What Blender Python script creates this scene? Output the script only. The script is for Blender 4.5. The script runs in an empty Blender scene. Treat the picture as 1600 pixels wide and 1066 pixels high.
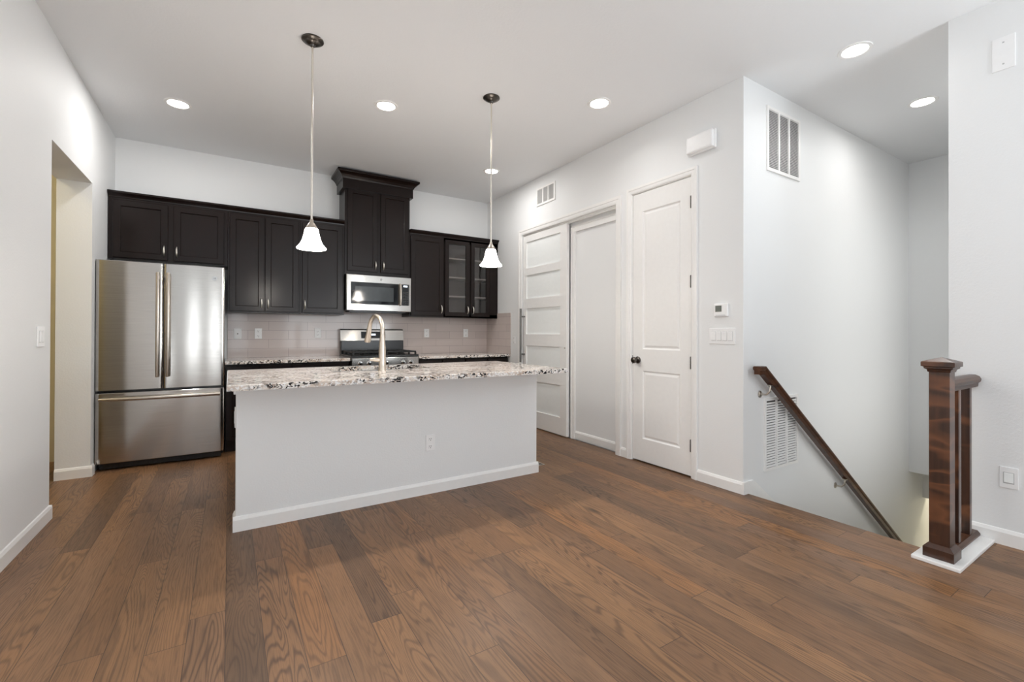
import bpy, bmesh, math, random
from mathutils import Vector, Matrix
random.seed(7)
S = bpy.context.scene
COL = S.collection
PI = math.pi

# ------------------------------------------------------------------ camera
F_PX, TH, UY, ROLL, PITCH, CAM_H = 702.6, .5608, 517.25, .0032, .0047, 1.167
cd = bpy.data.cameras.new('camera'); cam = bpy.data.objects.new('camera', cd); COL.objects.link(cam)
cd.sensor_fit = 'HORIZONTAL'; cd.sensor_width = 36.0; cd.lens = F_PX / 1600 * 36
cd.shift_x = 0; cd.shift_y = -(533 - UY) / 1600; cd.clip_start = .02
r0 = Vector((math.cos(TH), -math.sin(TH), 0)); f0 = Vector((math.sin(TH), math.cos(TH), 0)); u0 = Vector((0, 0, 1))
fw = f0 * math.cos(PITCH) + u0 * math.sin(PITCH); up = -f0 * math.sin(PITCH) + u0 * math.cos(PITCH)
rr = r0 * math.cos(ROLL) + up * math.sin(ROLL); uu = -r0 * math.sin(ROLL) + up * math.cos(ROLL)
M = Matrix.Identity(4)
for i in range(3):
    M[i][0] = rr[i]; M[i][1] = uu[i]; M[i][2] = -fw[i]
M[2][3] = CAM_H
cam.matrix_world = M
S.camera = cam
# ------------------------------------------------------------------ view, world, daylight
S.view_settings.view_transform = 'Standard'; S.view_settings.look = 'None'
S.view_settings.gamma = 1; S.view_settings.use_curve_mapping = False
S.view_settings.exposure = 0.0
S.cycles.use_denoising = True
S.cycles.max_bounces = 14; S.cycles.diffuse_bounces = 8; S.cycles.glossy_bounces = 6; S.cycles.transparent_max_bounces = 12
S.cycles.sample_clamp_indirect = 6
S.cycles.caustics_reflective = False; S.cycles.caustics_refractive = False
W = bpy.data.worlds.new('sky'); S.world = W; W.use_nodes = True
W.node_tree.nodes['Background'].inputs[0].default_value = (.92, .96, 1, 1)
W.node_tree.nodes['Background'].inputs[1].default_value = .5

def lamp(name, kind, loc, power, color=(1, 1, 1), rot=(0, 0, 0), size=.1, size_y=None, spread=None, shape=None):
    l = bpy.data.lights.new(name, kind); l.energy = power; l.color = color
    if kind == 'AREA':
        l.shape = shape or ('RECTANGLE' if size_y else 'DISK'); l.size = size
        if size_y: l.size_y = size_y
        if spread: l.spread = spread
    elif kind == 'POINT': l.shadow_soft_size = size
    o = bpy.data.objects.new(name, l); COL.objects.link(o); o.location = loc; o.rotation_euler = rot
    return o
REAR = -2.9
WINDOWS = [(-.60, -.28, .15, 2.45), (.02, .34, .15, 2.45), (1.35, 3.25, .35, 2.45)]       # x0,x1,z0,z1 of the windows behind the camera
ADDED_SIDE_WIN = (-1.3, .45, .35, 2.45)                                # y0,y1,z0,z1 of a window added for fill light, left wall behind the camera
ADDED_RIGHT_WIN = (-2.55, -.65, .5, 2.5)                                  # y0,y1,z0,z1 of a window added to light the left wall, near right wall behind the camera
ADDED_STAIR_WIN = (3.95, 6.15, -.35, 2.6)                                # x0,x1,z0,z1 of an unseen window added in the south wall to brighten the stairwell
DAY = (.89, .95, 1)
def daylight(loc, w, h, watts_m2, rz, tilt=.35, color=None):
    lamp('window_daylight', 'AREA', loc, watts_m2 * w * h, color or DAY, (PI / 2 + tilt, 0, rz), w, h)
for (a, b, c, d) in WINDOWS: daylight(((a + b) / 2, REAR - .16, (c + d) / 2), b - a, d - c, 13 if b - a > 1 else 13, 0, .75)
a, b, c, d = ADDED_SIDE_WIN; daylight((-.945 - .24, (a + b) / 2, (c + d) / 2), b - a, d - c, 11, -PI / 2, .3)  # fill from the added left window, reaches the stair end wall
a, b, c, d = ADDED_RIGHT_WIN; daylight((3.65 + .16, (a + b) / 2, (c + d) / 2), b - a, d - c, 48, PI / 2, .75)  # fill from the added right window, aimed at left wall and ceiling
a, b, c, d = ADDED_STAIR_WIN; daylight(((a + b) / 2, .77 - .05, (c + d) / 2), b - a, d - c, 3.3, 0, 0, (1, .965, .90))  # soft fill from the added stairwell window

# ------------------------------------------------------------------ helpers
def lin(r, g, b):
    f = lambda v: (v / 255) / 12.92 if v / 255 <= .04045 else (((v / 255) + .055) / 1.055) ** 2.4
    return (f(r), f(g), f(b), 1)

class G:                                                            # tiny node-graph helper
    def __init__(s, name):
        s.m = bpy.data.materials.new(name); s.m.use_nodes = True
        s.t = s.m.node_tree; s.b = s.t.nodes['Principled BSDF']; s.out = s.t.nodes['Material Output']
    def n(s, kind, **kw):
        x = s.t.nodes.new(kind)
        for k, v in kw.items():
            if k.startswith('i_'):
                key = k[2:]; key = int(key) if key.isdigit() else key.replace('_', ' ')
                s.put(x.inputs[key], v)
            else: setattr(x, k, v)
        return x
    def put(s, sock, v):
        if isinstance(v, bpy.types.NodeSocket): s.t.links.new(v, sock)
        else: sock.default_value = v
    def math(s, op, a, b=0.0, c=None):
        x = s.n('ShaderNodeMath', operation=op); s.put(x.inputs[0], a); s.put(x.inputs[1], b)
        if c is not None: s.put(x.inputs[2], c)
        return x.outputs[0]
    def mix(s, fac, a, b, blend='MIX'):
        x = s.n('ShaderNodeMix', data_type='RGBA', blend_type=blend)
        s.put(x.inputs[0], fac); s.put(x.inputs[6], a); s.put(x.inputs[7], b)
        return x.outputs[2]
    def ramp(s, fac, stops, interp='LINEAR'):
        x = s.n('ShaderNodeValToRGB'); cr = x.color_ramp; cr.interpolation = interp
        while len(cr.elements) < len(stops): cr.elements.new(.5)
        for e, (p, c) in zip(cr.elements, stops): e.position = p; e.color = c
        s.put(x.inputs[0], fac); return x.outputs[0]
    def coord(s, scale=(1, 1, 1), kind='Object'):
        # world-space position so that textures do not depend on each object's origin
        g = s.n('ShaderNodeNewGeometry')
        mp = s.n('ShaderNodeMapping'); s.put(mp.inputs[0], g.outputs['Position']); mp.inputs['Scale'].default_value = scale
        return mp.outputs[0]
    def noise(s, vec, scale=1, detail=3, rough=.5, dist=0):
        x = s.n('ShaderNodeTexNoise'); s.put(x.inputs['Vector'], vec)
        x.inputs['Scale'].default_value = scale; x.inputs['Detail'].default_value = detail
        x.inputs['Roughness'].default_value = rough; x.inputs['Distortion'].default_value = dist
        return x.outputs[0]
    def bump(s, h, strength=.2, dist=.002):
        x = s.n('ShaderNodeBump'); x.inputs['Strength'].default_value = strength; x.inputs['Distance'].default_value = dist
        s.put(x.inputs['Height'], h); s.t.links.new(x.outputs[0], s.b.inputs['Normal'])
    def set(s, **kw):
        for k, v in kw.items(): s.put(s.b.inputs[k.replace('_', ' ')], v)
        return s

def plain(name, rgb, rough=.5, metal=0, spec=.5, var=.04, scale=30):
    g = G(name); c = lin(*rgb)
    n = g.noise(g.coord(), scale, 2)
    lo = tuple(v * (1 - var) for v in c[:3]) + (1,); hi = tuple(min(1, v * (1 + var)) for v in c[:3]) + (1,)
    g.set(Base_Color=g.ramp(n, [(.3, lo), (.7, hi)]), Roughness=rough, Metallic=metal, Specular_IOR_Level=spec)
    return g.m
def paint(name, rgb, rough=.6, bump=.25, scale=90):
    g = G(name); c = lin(*rgb)
    n = g.noise(g.coord(), scale, 3, .55)
    g.set(Base_Color=c, Roughness=rough, Specular_IOR_Level=.5); g.bump(n, bump, .003)
    return g.m

MAT = {}
MAT['wall'] = paint('wall_paint', (233, 234, 234))
MAT['ceiling'] = paint('ceiling_paint', (236, 237, 238), .7, .3, 60)
MAT['trim'] = plain('white_trim_paint', (240, 239, 237), .35, var=.01)
MAT['hall'] = paint('hall_paint', (226, 220, 198))
MAT['plastic'] = plain('white_plastic', (240, 240, 240), .35, var=.01)
MAT['plastic_grey'] = plain('grey_slot_plastic', (186, 186, 186), .5)
MAT['slot'] = plain('dark_slot', (60, 58, 56), .6)
MAT['black'] = plain('black_enamel', (14, 14, 15), .25)
MAT['black_glass'] = plain('black_glass', (12, 14, 17), .06)
MAT['oven_glass'] = plain('tinted_window_glass', (70, 74, 76), .08)
MAT['iron'] = plain('cast_iron', (16, 16, 17), .55)
MAT['nickel'] = plain('brushed_nickel', (196, 188, 178), .28, 1)
MAT['faucet'] = plain('satin_nickel', (222, 211, 198), .33, 1)
MAT['bar'] = plain('satin_steel_bar', (120, 118, 116), .38, 1)
MAT['pull'] = plain('pale_satin_nickel', (228, 222, 212), .3, 1)
MAT['dark_nickel'] = plain('dark_bronze_nickel', (92, 88, 84), .3, 1)
MAT['chrome'] = plain('polished_chrome', (210, 210, 210), .1, 1)
MAT['frost'] = plain('frosted_glass', (246, 249, 248), .18, var=.01)
MAT['carpet'] = plain('stair_carpet', (176, 166, 150), .95, var=.15, scale=300)
MAT['sink'] = plain('sink_steel', (150, 150, 150), .3, 1)
MAT['shelf'] = plain('shelf_edge', (158, 149, 142), .4)
MAT['cab_in'] = plain('cabinet_interior', (92, 82, 77), .5)
MAT['lcd'] = plain('lcd_grey', (96, 102, 96), .3)
MAT['grille'] = plain('grille_backing', (150, 150, 150), .7)

def wood_dark(name, base, dark, rough, vertical=True, sx=40):
    g = G(name); sc = (sx, sx, 2.5) if vertical else (2.5, sx, sx)
    n = g.noise(g.coord(sc), 1, 5, .6, .6)
    g.set(Base_Color=g.ramp(n, [(.3, lin(*dark)), (.7, lin(*base))]), Roughness=rough, Specular_IOR_Level=.3)
    g.bump(n, .05, .001)
    return g.m
MAT['cab'] = wood_dark('espresso_cabinet', (27, 15, 12), (17, 10, 8), .23)
MAT['rail'] = wood_dark('dark_walnut_rail', (92, 58, 38), (48, 30, 22), .3, False, 30)

def stained_post():                                                 # pine stained dark with paler orange growth rings across the face
    g = G('stained_pine_post')
    n = g.noise(g.coord((30, 30, 3)), 1, 4, .6)
    w = g.noise(g.coord((2.2, 2.2, 6)), 1, 2, .5, .4)
    band = g.ramp(w, [(.50, (0, 0, 0, 1)), (.58, (1, 1, 1, 1)), (.61, (.15, .15, .15, 1)), (.72, (0, 0, 0, 1))])
    c = g.ramp(n, [(.3, lin(44, 28, 22)), (.7, lin(74, 46, 32))])
    g.set(Base_Color=g.mix(g.math('MULTIPLY', band, .6), c, lin(132, 84, 54)), Roughness=.28, Specular_IOR_Level=.6)
    return g.m
MAT['post'] = stained_post()

def steel():
    g = G('brushed_stainless')
    n = g.noise(g.coord((3, 3, 320)), 1, 3, .6)
    w = g.noise(g.coord((1.6, 1.6, 1.6)), 1, 2, .5)
    g.set(Base_Color=g.ramp(n, [(.2, lin(176, 172, 167)), (.8, lin(196, 192, 187))]), Metallic=1, Roughness=.15)
    g.b.inputs['Anisotropic'].default_value = .8; g.b.inputs['Anisotropic Rotation'].default_value = .25
    t = g.n('ShaderNodeTangent', direction_type='RADIAL', axis='Z'); g.t.links.new(t.outputs[0], g.b.inputs['Tangent'])
    g.bump(w, .05, .02)
    return g.m
MAT['steel'] = steel()

def emit(name, rgb, strength, base=(240, 240, 240)):
    g = G(name); n = g.noise(g.coord(), 20, 1)
    c = lin(*rgb)
    g.set(Base_Color=lin(*base), Roughness=.4, Emission_Color=g.ramp(n, [(0, tuple(v * .97 for v in c[:3]) + (1,)), (1, c)]), Emission_Strength=strength)
    return g.m
MAT['lens'] = emit('lamp_lens', (255, 251, 246), 22)
MAT['shade'] = emit('lit_opal_glass', (255, 246, 236), 46)
MAT['bulb'] = emit('bulb_glow', (255, 240, 215), 14)
MAT['digits'] = emit('display_glow', (225, 240, 255), 1.6)

def pane_glass():
    g = G('clear_glass'); t = g.t
    tr = g.n('ShaderNodeBsdfTransparent'); gl = g.n('ShaderNodeBsdfGlossy'); gl.inputs['Roughness'].default_value = .02
    fr = g.n('ShaderNodeFresnel'); fr.inputs[0].default_value = 1.5
    mx = g.n('ShaderNodeMixShader')
    t.links.new(fr.outputs[0], mx.inputs[0]); t.links.new(tr.outputs[0], mx.inputs[1]); t.links.new(gl.outputs[0], mx.inputs[2])
    t.links.new(mx.outputs[0], g.out.inputs['Surface'])
    return g.m
MAT['glass'] = pane_glass()

def floor_mat():
    g = G('oak_plank_floor')
    pos = g.n('ShaderNodeNewGeometry').outputs['Position']
    sp = g.n('ShaderNodeSeparateXYZ'); g.put(sp.inputs[0], pos); X, Y = sp.outputs[0], sp.outputs[1]
    xr = g.math('DIVIDE', g.math('ADD', X, 5.0 * .124 * 8 + .008), .124)
    row = g.math('FLOOR', xr); fx = g.math('FRACT', xr)
    wn = g.n('ShaderNodeTexWhiteNoise', noise_dimensions='1D'); g.put(wn.inputs['W'], row)
    L = 1.55
    yr = g.math('DIVIDE', g.math('ADD', Y, g.math('ADD', g.math('MULTIPLY', wn.outputs[0], 11.0), 20.0)), L)
    colm = g.math('FLOOR', yr); fy = g.math('FRACT', yr)
    cid = g.n('ShaderNodeCombineXYZ'); g.put(cid.inputs[0], row); g.put(cid.inputs[1], colm)
    w2 = g.n('ShaderNodeTexWhiteNoise', noise_dimensions='3D'); g.put(w2.inputs['Vector'], cid.outputs[0])
    rnd = w2.outputs[0]; rc = g.n('ShaderNodeSeparateColor'); g.put(rc.inputs[0], w2.outputs[1])
    # per-plank shifted coordinates for the grain
    off = g.n('ShaderNodeVectorMath', operation='MULTIPLY'); g.put(off.inputs[0], w2.outputs[1]); off.inputs[1].default_value = (37, 53, 19)
    add = g.n('ShaderNodeVectorMath', operation='ADD'); g.put(add.inputs[0], pos); g.put(add.inputs[1], off.outputs[0])
    def mapped(sc):
        mp = g.n('ShaderNodeMapping'); g.put(mp.inputs[0], add.outputs[0]); mp.inputs['Scale'].default_value = sc
        return mp.outputs[0]
    base = g.ramp(rnd, [(0, lin(110, 83, 60)), (.2, lin(124, 91, 64)), (.45, lin(136, 100, 69)), (.7, lin(143, 106, 73)), (.9, lin(127, 97, 74)), (1, lin(148, 104, 64))])
    broad = g.noise(mapped((6, 1.2, 1)), 1, 3, .55, .4)
    base = g.mix(.75, base, g.ramp(broad, [(.25, (.62, .62, .63, 1)), (.5, (1, 1, 1, 1)), (.75, (1.22, 1.18, 1.12, 1))]), 'MULTIPLY')
    # cathedral grain: contour lines of a stretched noise field
    field = g.noise(mapped((8.5, .75, 1)), 1, 1.5, .45, .5)
    rings = g.math('SINE', g.math('MULTIPLY', field, 175.0))
    ringm = g.ramp(g.math('MULTIPLY_ADD', rings, .5, .5), [(.0, (1, 1, 1, 1)), (.32, (.25, .25, .25, 1)), (.6, (0, 0, 0, 1))])
    amt = g.math('MULTIPLY', ringm, g.math('MULTIPLY_ADD', rc.outputs[1], .46, .2))
    base = g.mix(amt, base, lin(56, 37, 26))
    pores = g.noise(mapped((260, 9, 1)), 1, 2, .6)
    base = g.mix(g.math('MULTIPLY', g.ramp(pores, [(.5, (0, 0, 0, 1)), (.75, (1, 1, 1, 1))]), .45), base, lin(62, 44, 33))
    knot = g.n('ShaderNodeTexVoronoi', feature='F1'); g.put(knot.inputs['Vector'], mapped((3.2, 1.1, 1))); knot.inputs['Scale'].default_value = 1
    km = g.ramp(knot.outputs['Distance'], [(.02, (1, 1, 1, 1)), (.11, (0, 0, 0, 1))])
    base = g.mix(g.math('MULTIPLY', km, g.math('MULTIPLY', rc.outputs[2], .8)), base, lin(50, 36, 28))
    gx = g.math('LESS_THAN', g.math('ABSOLUTE', g.math('SUBTRACT', fx, .5)), .5 - .010)
    gy = g.math('LESS_THAN', g.math('ABSOLUTE', g.math('SUBTRACT', fy, .5)), .5 - .0009)
    solid = g.math('MULTIPLY', gx, gy)
    base = g.mix(g.math('MULTIPLY_ADD', solid, .75, .25), lin(46, 33, 26), base)
    rg = g.math('MULTIPLY_ADD', pores, .22, .30)
    g.set(Base_Color=base, Roughness=rg, Specular_IOR_Level=.42)
    h = g.math('ADD', g.math('MULTIPLY', solid, 1.0), g.math('MULTIPLY', pores, -.25))
    g.bump(h, .22, .0015)
    return g.m
MAT['floor'] = floor_mat()

def granite():
    g = G('speckled_granite')
    big = g.noise(g.coord((5, 14, 14)), 1, 4, .6, .8)
    mid = g.noise(g.coord((26, 34, 34)), 1, 3, .55, .6)
    c = g.ramp(big, [(.28, lin(176, 150, 132)), (.42, lin(214, 198, 184)), (.56, lin(226, 219, 211)), (.7, lin(204, 196, 190)), (.82, lin(178, 168, 160))])
    c = g.mix(g.ramp(mid, [(.56, (0, 0, 0, 1)), (.66, (.75, .75, .75, 1))]), c, lin(150, 128, 112))
    ch = g.noise(g.coord((44, 62, 62)), 1, 2, .5, 1.0)
    cluster = g.noise(g.coord((6, 9, 9)), 1.2, 2, .5)
    blk = g.math('MULTIPLY', g.ramp(ch, [(.525, (0, 0, 0, 1)), (.55, (1, 1, 1, 1))]), g.ramp(cluster, [(.42, (.1, .1, .1, 1)), (.52, (1, 1, 1, 1))]))
    
    wh = g.noise(g.coord((60, 70, 70)), 1.3, 2)
    c = g.mix(g.ramp(wh, [(.50, (0, 0, 0, 1)), (.57, (.85, .85, .85, 1))]), c, lin(246, 245, 244))
    c = g.mix(blk, c, lin(24, 22, 24))
    g.set(Base_Color=c, Roughness=.09, Specular_IOR_Level=.5)
    return g.m
MAT['granite'] = granite()

def tile(name, axis):                                               # 10 x 40 cm glossy taupe tile in running bond
    g = G(name)
    sp = g.n('ShaderNodeSeparateXYZ'); g.put(sp.inputs[0], g.n('ShaderNodeNewGeometry').outputs['Position'])
    cb = g.n('ShaderNodeCombineXYZ'); g.put(cb.inputs[0], g.math('ADD', sp.outputs[axis], .03)); g.put(cb.inputs[1], g.math('SUBTRACT', sp.outputs[2], .888))
    br = g.n('ShaderNodeTexBrick'); g.put(br.inputs['Vector'], cb.outputs[0])
    br.offset = .5; br.inputs['Scale'].default_value = 1; br.inputs['Brick Width'].default_value = .4; br.inputs['Row Height'].default_value = .1
    br.inputs['Mortar Size'].default_value = .0016; br.inputs['Mortar Smooth'].default_value = .1
    br.inputs['Color1'].default_value = lin(192, 180, 175); br.inputs['Color2'].default_value = lin(199, 187, 182); br.inputs['Mortar'].default_value = lin(154, 143, 138)
    g.set(Base_Color=br.outputs[0], Roughness=.1, Specular_IOR_Level=.55)
    g.bump(g.math('SUBTRACT', 1.0, br.outputs['Fac']), .25, .001)
    return g.m
MAT['tile_back'] = tile('subway_tile', 0); MAT['tile_side'] = tile('subway_tile_side', 1)

# ---------------------------------------------------------------- mesh builder (world coordinates in, local out)
class MB:
    def __init__(s): s.bm = bmesh.new()
    def face(s, pts):
        try: return s.bm.faces.new([s.bm.verts.new(p) for p in pts])
        except ValueError: return None
    def box(s, x0, x1, y0, y1, z0, z1, bev=0, seg=2):
        x0, x1 = min(x0, x1), max(x0, x1); y0, y1 = min(y0, y1), max(y0, y1); z0, z1 = min(z0, z1), max(z0, z1)
        r = bmesh.ops.create_cube(s.bm, size=1)
        vs = r['verts']
        bmesh.ops.scale(s.bm, verts=vs, vec=(x1 - x0, y1 - y0, z1 - z0))
        bmesh.ops.translate(s.bm, verts=vs, vec=((x0 + x1) / 2, (y0 + y1) / 2, (z0 + z1) / 2))
        if bev:
            es = list({e for v in vs for e in v.link_edges})
            bmesh.ops.bevel(s.bm, geom=es, offset=bev, segments=seg, profile=.5, affect='EDGES')
        return s
    def lathe(s, prof, c, axis='Z', n=32, caps=True):               # prof: (radius, height) along the axis from c
        c = Vector(c)
        ax = {'X': (Vector((0, 1, 0)), Vector((0, 0, 1)), Vector((1, 0, 0))), 'Y': (Vector((1, 0, 0)), Vector((0, 0, 1)), Vector((0, 1, 0))), 'Z': (Vector((1, 0, 0)), Vector((0, 1, 0)), Vector((0, 0, 1)))}[axis]
        rings = []
        for (r, h) in prof:
            rings.append([s.bm.verts.new(c + ax[0] * (r * math.cos(2 * PI * k / n)) + ax[1] * (r * math.sin(2 * PI * k / n)) + ax[2] * h) for k in range(n)])
        for a, b in zip(rings, rings[1:]):
            for k in range(n): s.bm.faces.new((a[k], a[(k + 1) % n], b[(k + 1) % n], b[k]))
        if caps:
            for rg, (r, h) in ((rings[0], prof[0]), (rings[-1], prof[-1])):
                if r > 1e-5: s.bm.faces.new(rg)
        return s
    def tube(s, path, rad, n=14, squash=None):                      # rad: number or list; squash: (vector, factor)
        path = [Vector(p) for p in path]; rings = []
        prev = None
        for i, p in enumerate(path):
            t = (path[min(i + 1, len(path) - 1)] - path[max(i - 1, 0)]).normalized()
            if prev is None:
                a = t.cross(Vector((0, 0, 1)))
                if a.length < .05: a = t.cross(Vector((0, 1, 0)))
                a.normalize()
            else: a = (prev - t * prev.dot(t)).normalized()
            prev = a; b = t.cross(a)
            r = rad[i] if isinstance(rad, (list, tuple)) else rad
            ring = []
            for k in range(n):
                d = a * (r * math.cos(2 * PI * k / n)) + b * (r * math.sin(2 * PI * k / n))
                if squash: d -= squash[0] * (d.dot(squash[0]) * (1 - squash[1]))
                ring.append(s.bm.verts.new(p + d))
            rings.append(ring)
        for a, b in zip(rings, rings[1:]):
            for k in range(n): s.bm.faces.new((a[k], a[(k + 1) % n], b[(k + 1) % n], b[k]))
        s.bm.faces.new(rings[0]); s.bm.faces.new(rings[-1])
        return s
    def sweep(s, secs):                                             # list of closed sections (same point count)
        rs = [[s.bm.verts.new(p) for p in sec] for sec in secs]; n = len(rs[0])
        for a, b in zip(rs, rs[1:]):
            for k in range(n): s.bm.faces.new((a[k], a[(k + 1) % n], b[(k + 1) % n], b[k]))
        s.bm.faces.new(rs[0]); s.bm.faces.new(rs[-1])
        return s
    def prism(s, pts, vec):
        v = Vector(vec); return s.sweep([[Vector(p) for p in pts], [Vector(p) + v for p in pts]])
    def slab(s, mp, u0, u1, v0, v1, th, openings=(), edge=.003):    # panelled slab; mp(u,v,d): d = depth behind the front
        us = sorted({u0 + edge, u1 - edge, *[o[0] for o in openings], *[o[1] for o in openings]})
        vs = sorted({v0 + edge, v1 - edge, *[o[2] for o in openings], *[o[3] for o in openings]})
        for a, b in zip(us, us[1:]):
            for c, d in zip(vs, vs[1:]):
                m, q = (a + b) / 2, (c + d) / 2
                if any(o[0] < m < o[1] and o[2] < q < o[3] for o in openings): continue
                s.face([mp(a, c, 0), mp(b, c, 0), mp(b, d, 0), mp(a, d, 0)])
        def ring(a, b, c, d, r0, r1):
            P0 = [mp(a + r0[0], c + r0[0], r0[1]), mp(b - r0[0], c + r0[0], r0[1]), mp(b - r0[0], d - r0[0], r0[1]), mp(a + r0[0], d - r0[0], r0[1])]
            P1 = [mp(a + r1[0], c + r1[0], r1[1]), mp(b - r1[0], c + r1[0], r1[1]), mp(b - r1[0], d - r1[0], r1[1]), mp(a + r1[0], d - r1[0], r1[1])]
            for k in range(4): s.face([P0[k], P0[(k + 1) % 4], P1[(k + 1) % 4], P1[k]])
            return P1
        ring(u0, u1, v0, v1, (edge, 0), (0, edge)); bk = ring(u0, u1, v0, v1, (0, edge), (0, th))
        if not any(o[4] == 'hole' for o in openings): s.face(bk)
        for (a, b, c, d, rings) in openings:
            if rings == 'hole':
                ring(a, b, c, d, (0, 0), (0, th)); continue
            last = None
            prev = (0, 0)
            for r in rings: last = ring(a, b, c, d, prev, r); prev = r
            s.face(last)
        if any(o[4] == 'hole' for o in openings):
            us = sorted({u0, u1, *[o[0] for o in openings], *[o[1] for o in openings]}); vs = sorted({v0, v1, *[o[2] for o in openings], *[o[3] for o in openings]})
            for a, b in zip(us, us[1:]):
                for c, d in zip(vs, vs[1:]):
                    m, q = (a + b) / 2, (c + d) / 2
                    if any(o[4] == 'hole' and o[0] < m < o[1] and o[2] < q < o[3] for o in openings): continue
                    s.face([mp(a, c, th), mp(b, c, th), mp(b, d, th), mp(a, d, th)])
        return s
    def build(s, name, mat, parent=None, smooth=False, label=None):
        bmesh.ops.remove_doubles(s.bm, verts=s.bm.verts, dist=1e-5)
        bmesh.ops.recalc_face_normals(s.bm, faces=s.bm.faces)
        o = root = parent
        while o is not None: root = o; o = o.parent
        base = Vector(root.location) if root else Vector()
        if base.length: bmesh.ops.translate(s.bm, verts=s.bm.verts, vec=-base)
        me = bpy.data.meshes.new(name); s.bm.to_mesh(me); s.bm.free()
        me.materials.append(MAT[mat] if isinstance(mat, str) else mat)
        if smooth:
            for p in me.polygons: p.use_smooth = True
            me.set_sharp_from_angle(angle=math.radians(38))
        ob = bpy.data.objects.new(name, me); COL.objects.link(ob)
        if parent: ob.parent = parent
        if label: ob['label'] = label
        return ob
B = lambda *a, **k: MB().box(*a, **k)

def thing(name, loc, label, cat, group=None):
    o = bpy.data.objects.new(name, None); o.empty_display_size = .05; COL.objects.link(o); o.location = loc
    return tag(o, label, cat, group)
def tag(o, label, cat, group=None):
    o['label'] = label; o['category'] = cat
    if group: o['group'] = group
    return o
def struct(o, label=None):
    o['kind'] = 'structure'
    if label: o['label'] = label
    return o
def copy_tree(o, parent=None):
    c = o.copy(); COL.objects.link(c)
    if parent: c.parent = parent
    for ch in list(o.children): copy_tree(ch, c)
    return c

# ================================================================== ROOM
XL, XR, YB, HC = -.945, 3.165, 5.72, 3.05        # left wall, right wall, back wall, ceiling
YS, XC, YC, XE = 1.875, 3.65, .89, 6.35          # stair wall, near right wall, its corner, end wall over the stairs
XS = 3.21                                        # floor edge at the top of the stairs
OY0, OY1, OZ, WT = 3.90, 4.88, 2.367, .21        # opening in the left wall
D0, D1, DZ = 2.305, 2.945, 2.455                 # panel door opening
P0, P1, PZ = 3.145, 4.80, 2.415                  # sliding door opening

m = MB().box(-2.7, XS, REAR - .2, YB + .2, -.25, 0).box(XS, XC + .12, REAR - .2, YC, -.25, 0)
struct(m.build('floor', 'floor'))
struct(B(-2.7, 6.8, REAR - .2, YB + .2, HC, HC + .15).build('ceiling', 'ceiling'))
wa, wb, wc, wd = ADDED_SIDE_WIN
m = MB().box(XL - WT, XL, REAR, wa, 0, HC).box(XL - WT, XL, wb, OY0, 0, HC).box(XL - WT, XL, wa, wb, 0, wc).box(XL - WT, XL, wa, wb, wd, HC).box(XL - WT, XL, OY1, YB, 0, HC).box(XL - WT, XL, OY0, OY1, OZ, HC)
struct(m.build('wall_left', 'wall'))
struct(B(-2.7, 3.6, YB, YB + .15, -.2, HC).build('wall_back', 'wall'))
m = MB().box(XR, XR + .14, YS + .12, D0, 0, HC).box(XR, XR + .14, D0, D1, DZ, HC).box(XR, XR + .14, D1, P0, 0, HC)
m.box(XR, XR + .14, P0, P1, PZ, HC).box(XR, XR + .14, P1, YB, 0, HC)
struct(m.build('wall_right', 'wall'))
struct(B(XR + .14, XR + .26, YS + .12, YB, -.2, HC).build('wall_behind_doors', 'wall'))
struct(B(XR, 9.2, YS, YS + .12, -2.8, HC).build('wall_stairs_north', 'wall'))
ra, rb, rc_, rd = ADDED_RIGHT_WIN
struct(MB().box(XC, XC + .12, REAR, ra, 0, HC).box(XC, XC + .12, rb, YC - .12, 0, HC).box(XC, XC + .12, ra, rb, 0, rc_).box(XC, XC + .12, ra, rb, rd, HC).build('wall_right_near', 'wall'))
sa, sb, sc_, sd_ = ADDED_STAIR_WIN
m = MB().box(XC, sa, YC - .12, YC, -2.8, HC).box(sb, 9.2, YC - .12, YC, -2.8, HC).box(sa, sb, YC - .12, YC, -2.8, sc_).box(sa, sb, YC - .12, YC, sd_, HC).box(XS, XC, YC - .12, YC, -2.8, -.25)
struct(m.build('wall_stairs_south', 'wall'))
m = MB().box(XE, XE + .42, YC, YS, -.345, HC).box(XE + .42, XE + .56, YC, YS, -.71, HC)
struct(m.build('wall_stairs_end', 'wall'))
m = MB().box(XE + .56, 9.2, YC, YS, .2, .35)
struct(m.build('ceiling_downstairs', 'wall'))
struct(B(9.08, 9.2, YC, YS, -2.8, .2).build('wall_downstairs', 'wall'))
struct(B(XS - .12, 9.2, YC - .12, YS + .12, -2.8, -2.66).build('floor_downstairs', 'carpet'))
struct(B(XS - .12, XS - .02, YC - .12, YS + .12, -2.66, -.25).build('wall_under_floor', 'wall'))
m = MB()
for k in range(13):
    x0 = XS + .26 * k; z = -.19 * (k + 1)
    m.box(x0, x0 + .285, YC, YS, max(z - .3, -2.66), z, .01, 2)
struct(m.build('floor_stair_treads', 'carpet'))
# hall behind the opening
m = MB().box(-2.7, -2.55, 2.2, YB, 0, HC).box(-2.55, XL - WT, 2.2, 2.32, 0, HC).box(-2.55, XL - WT, YB - .12, YB, 0, HC)
struct(m.build('wall_hall', 'hall'))
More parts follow.
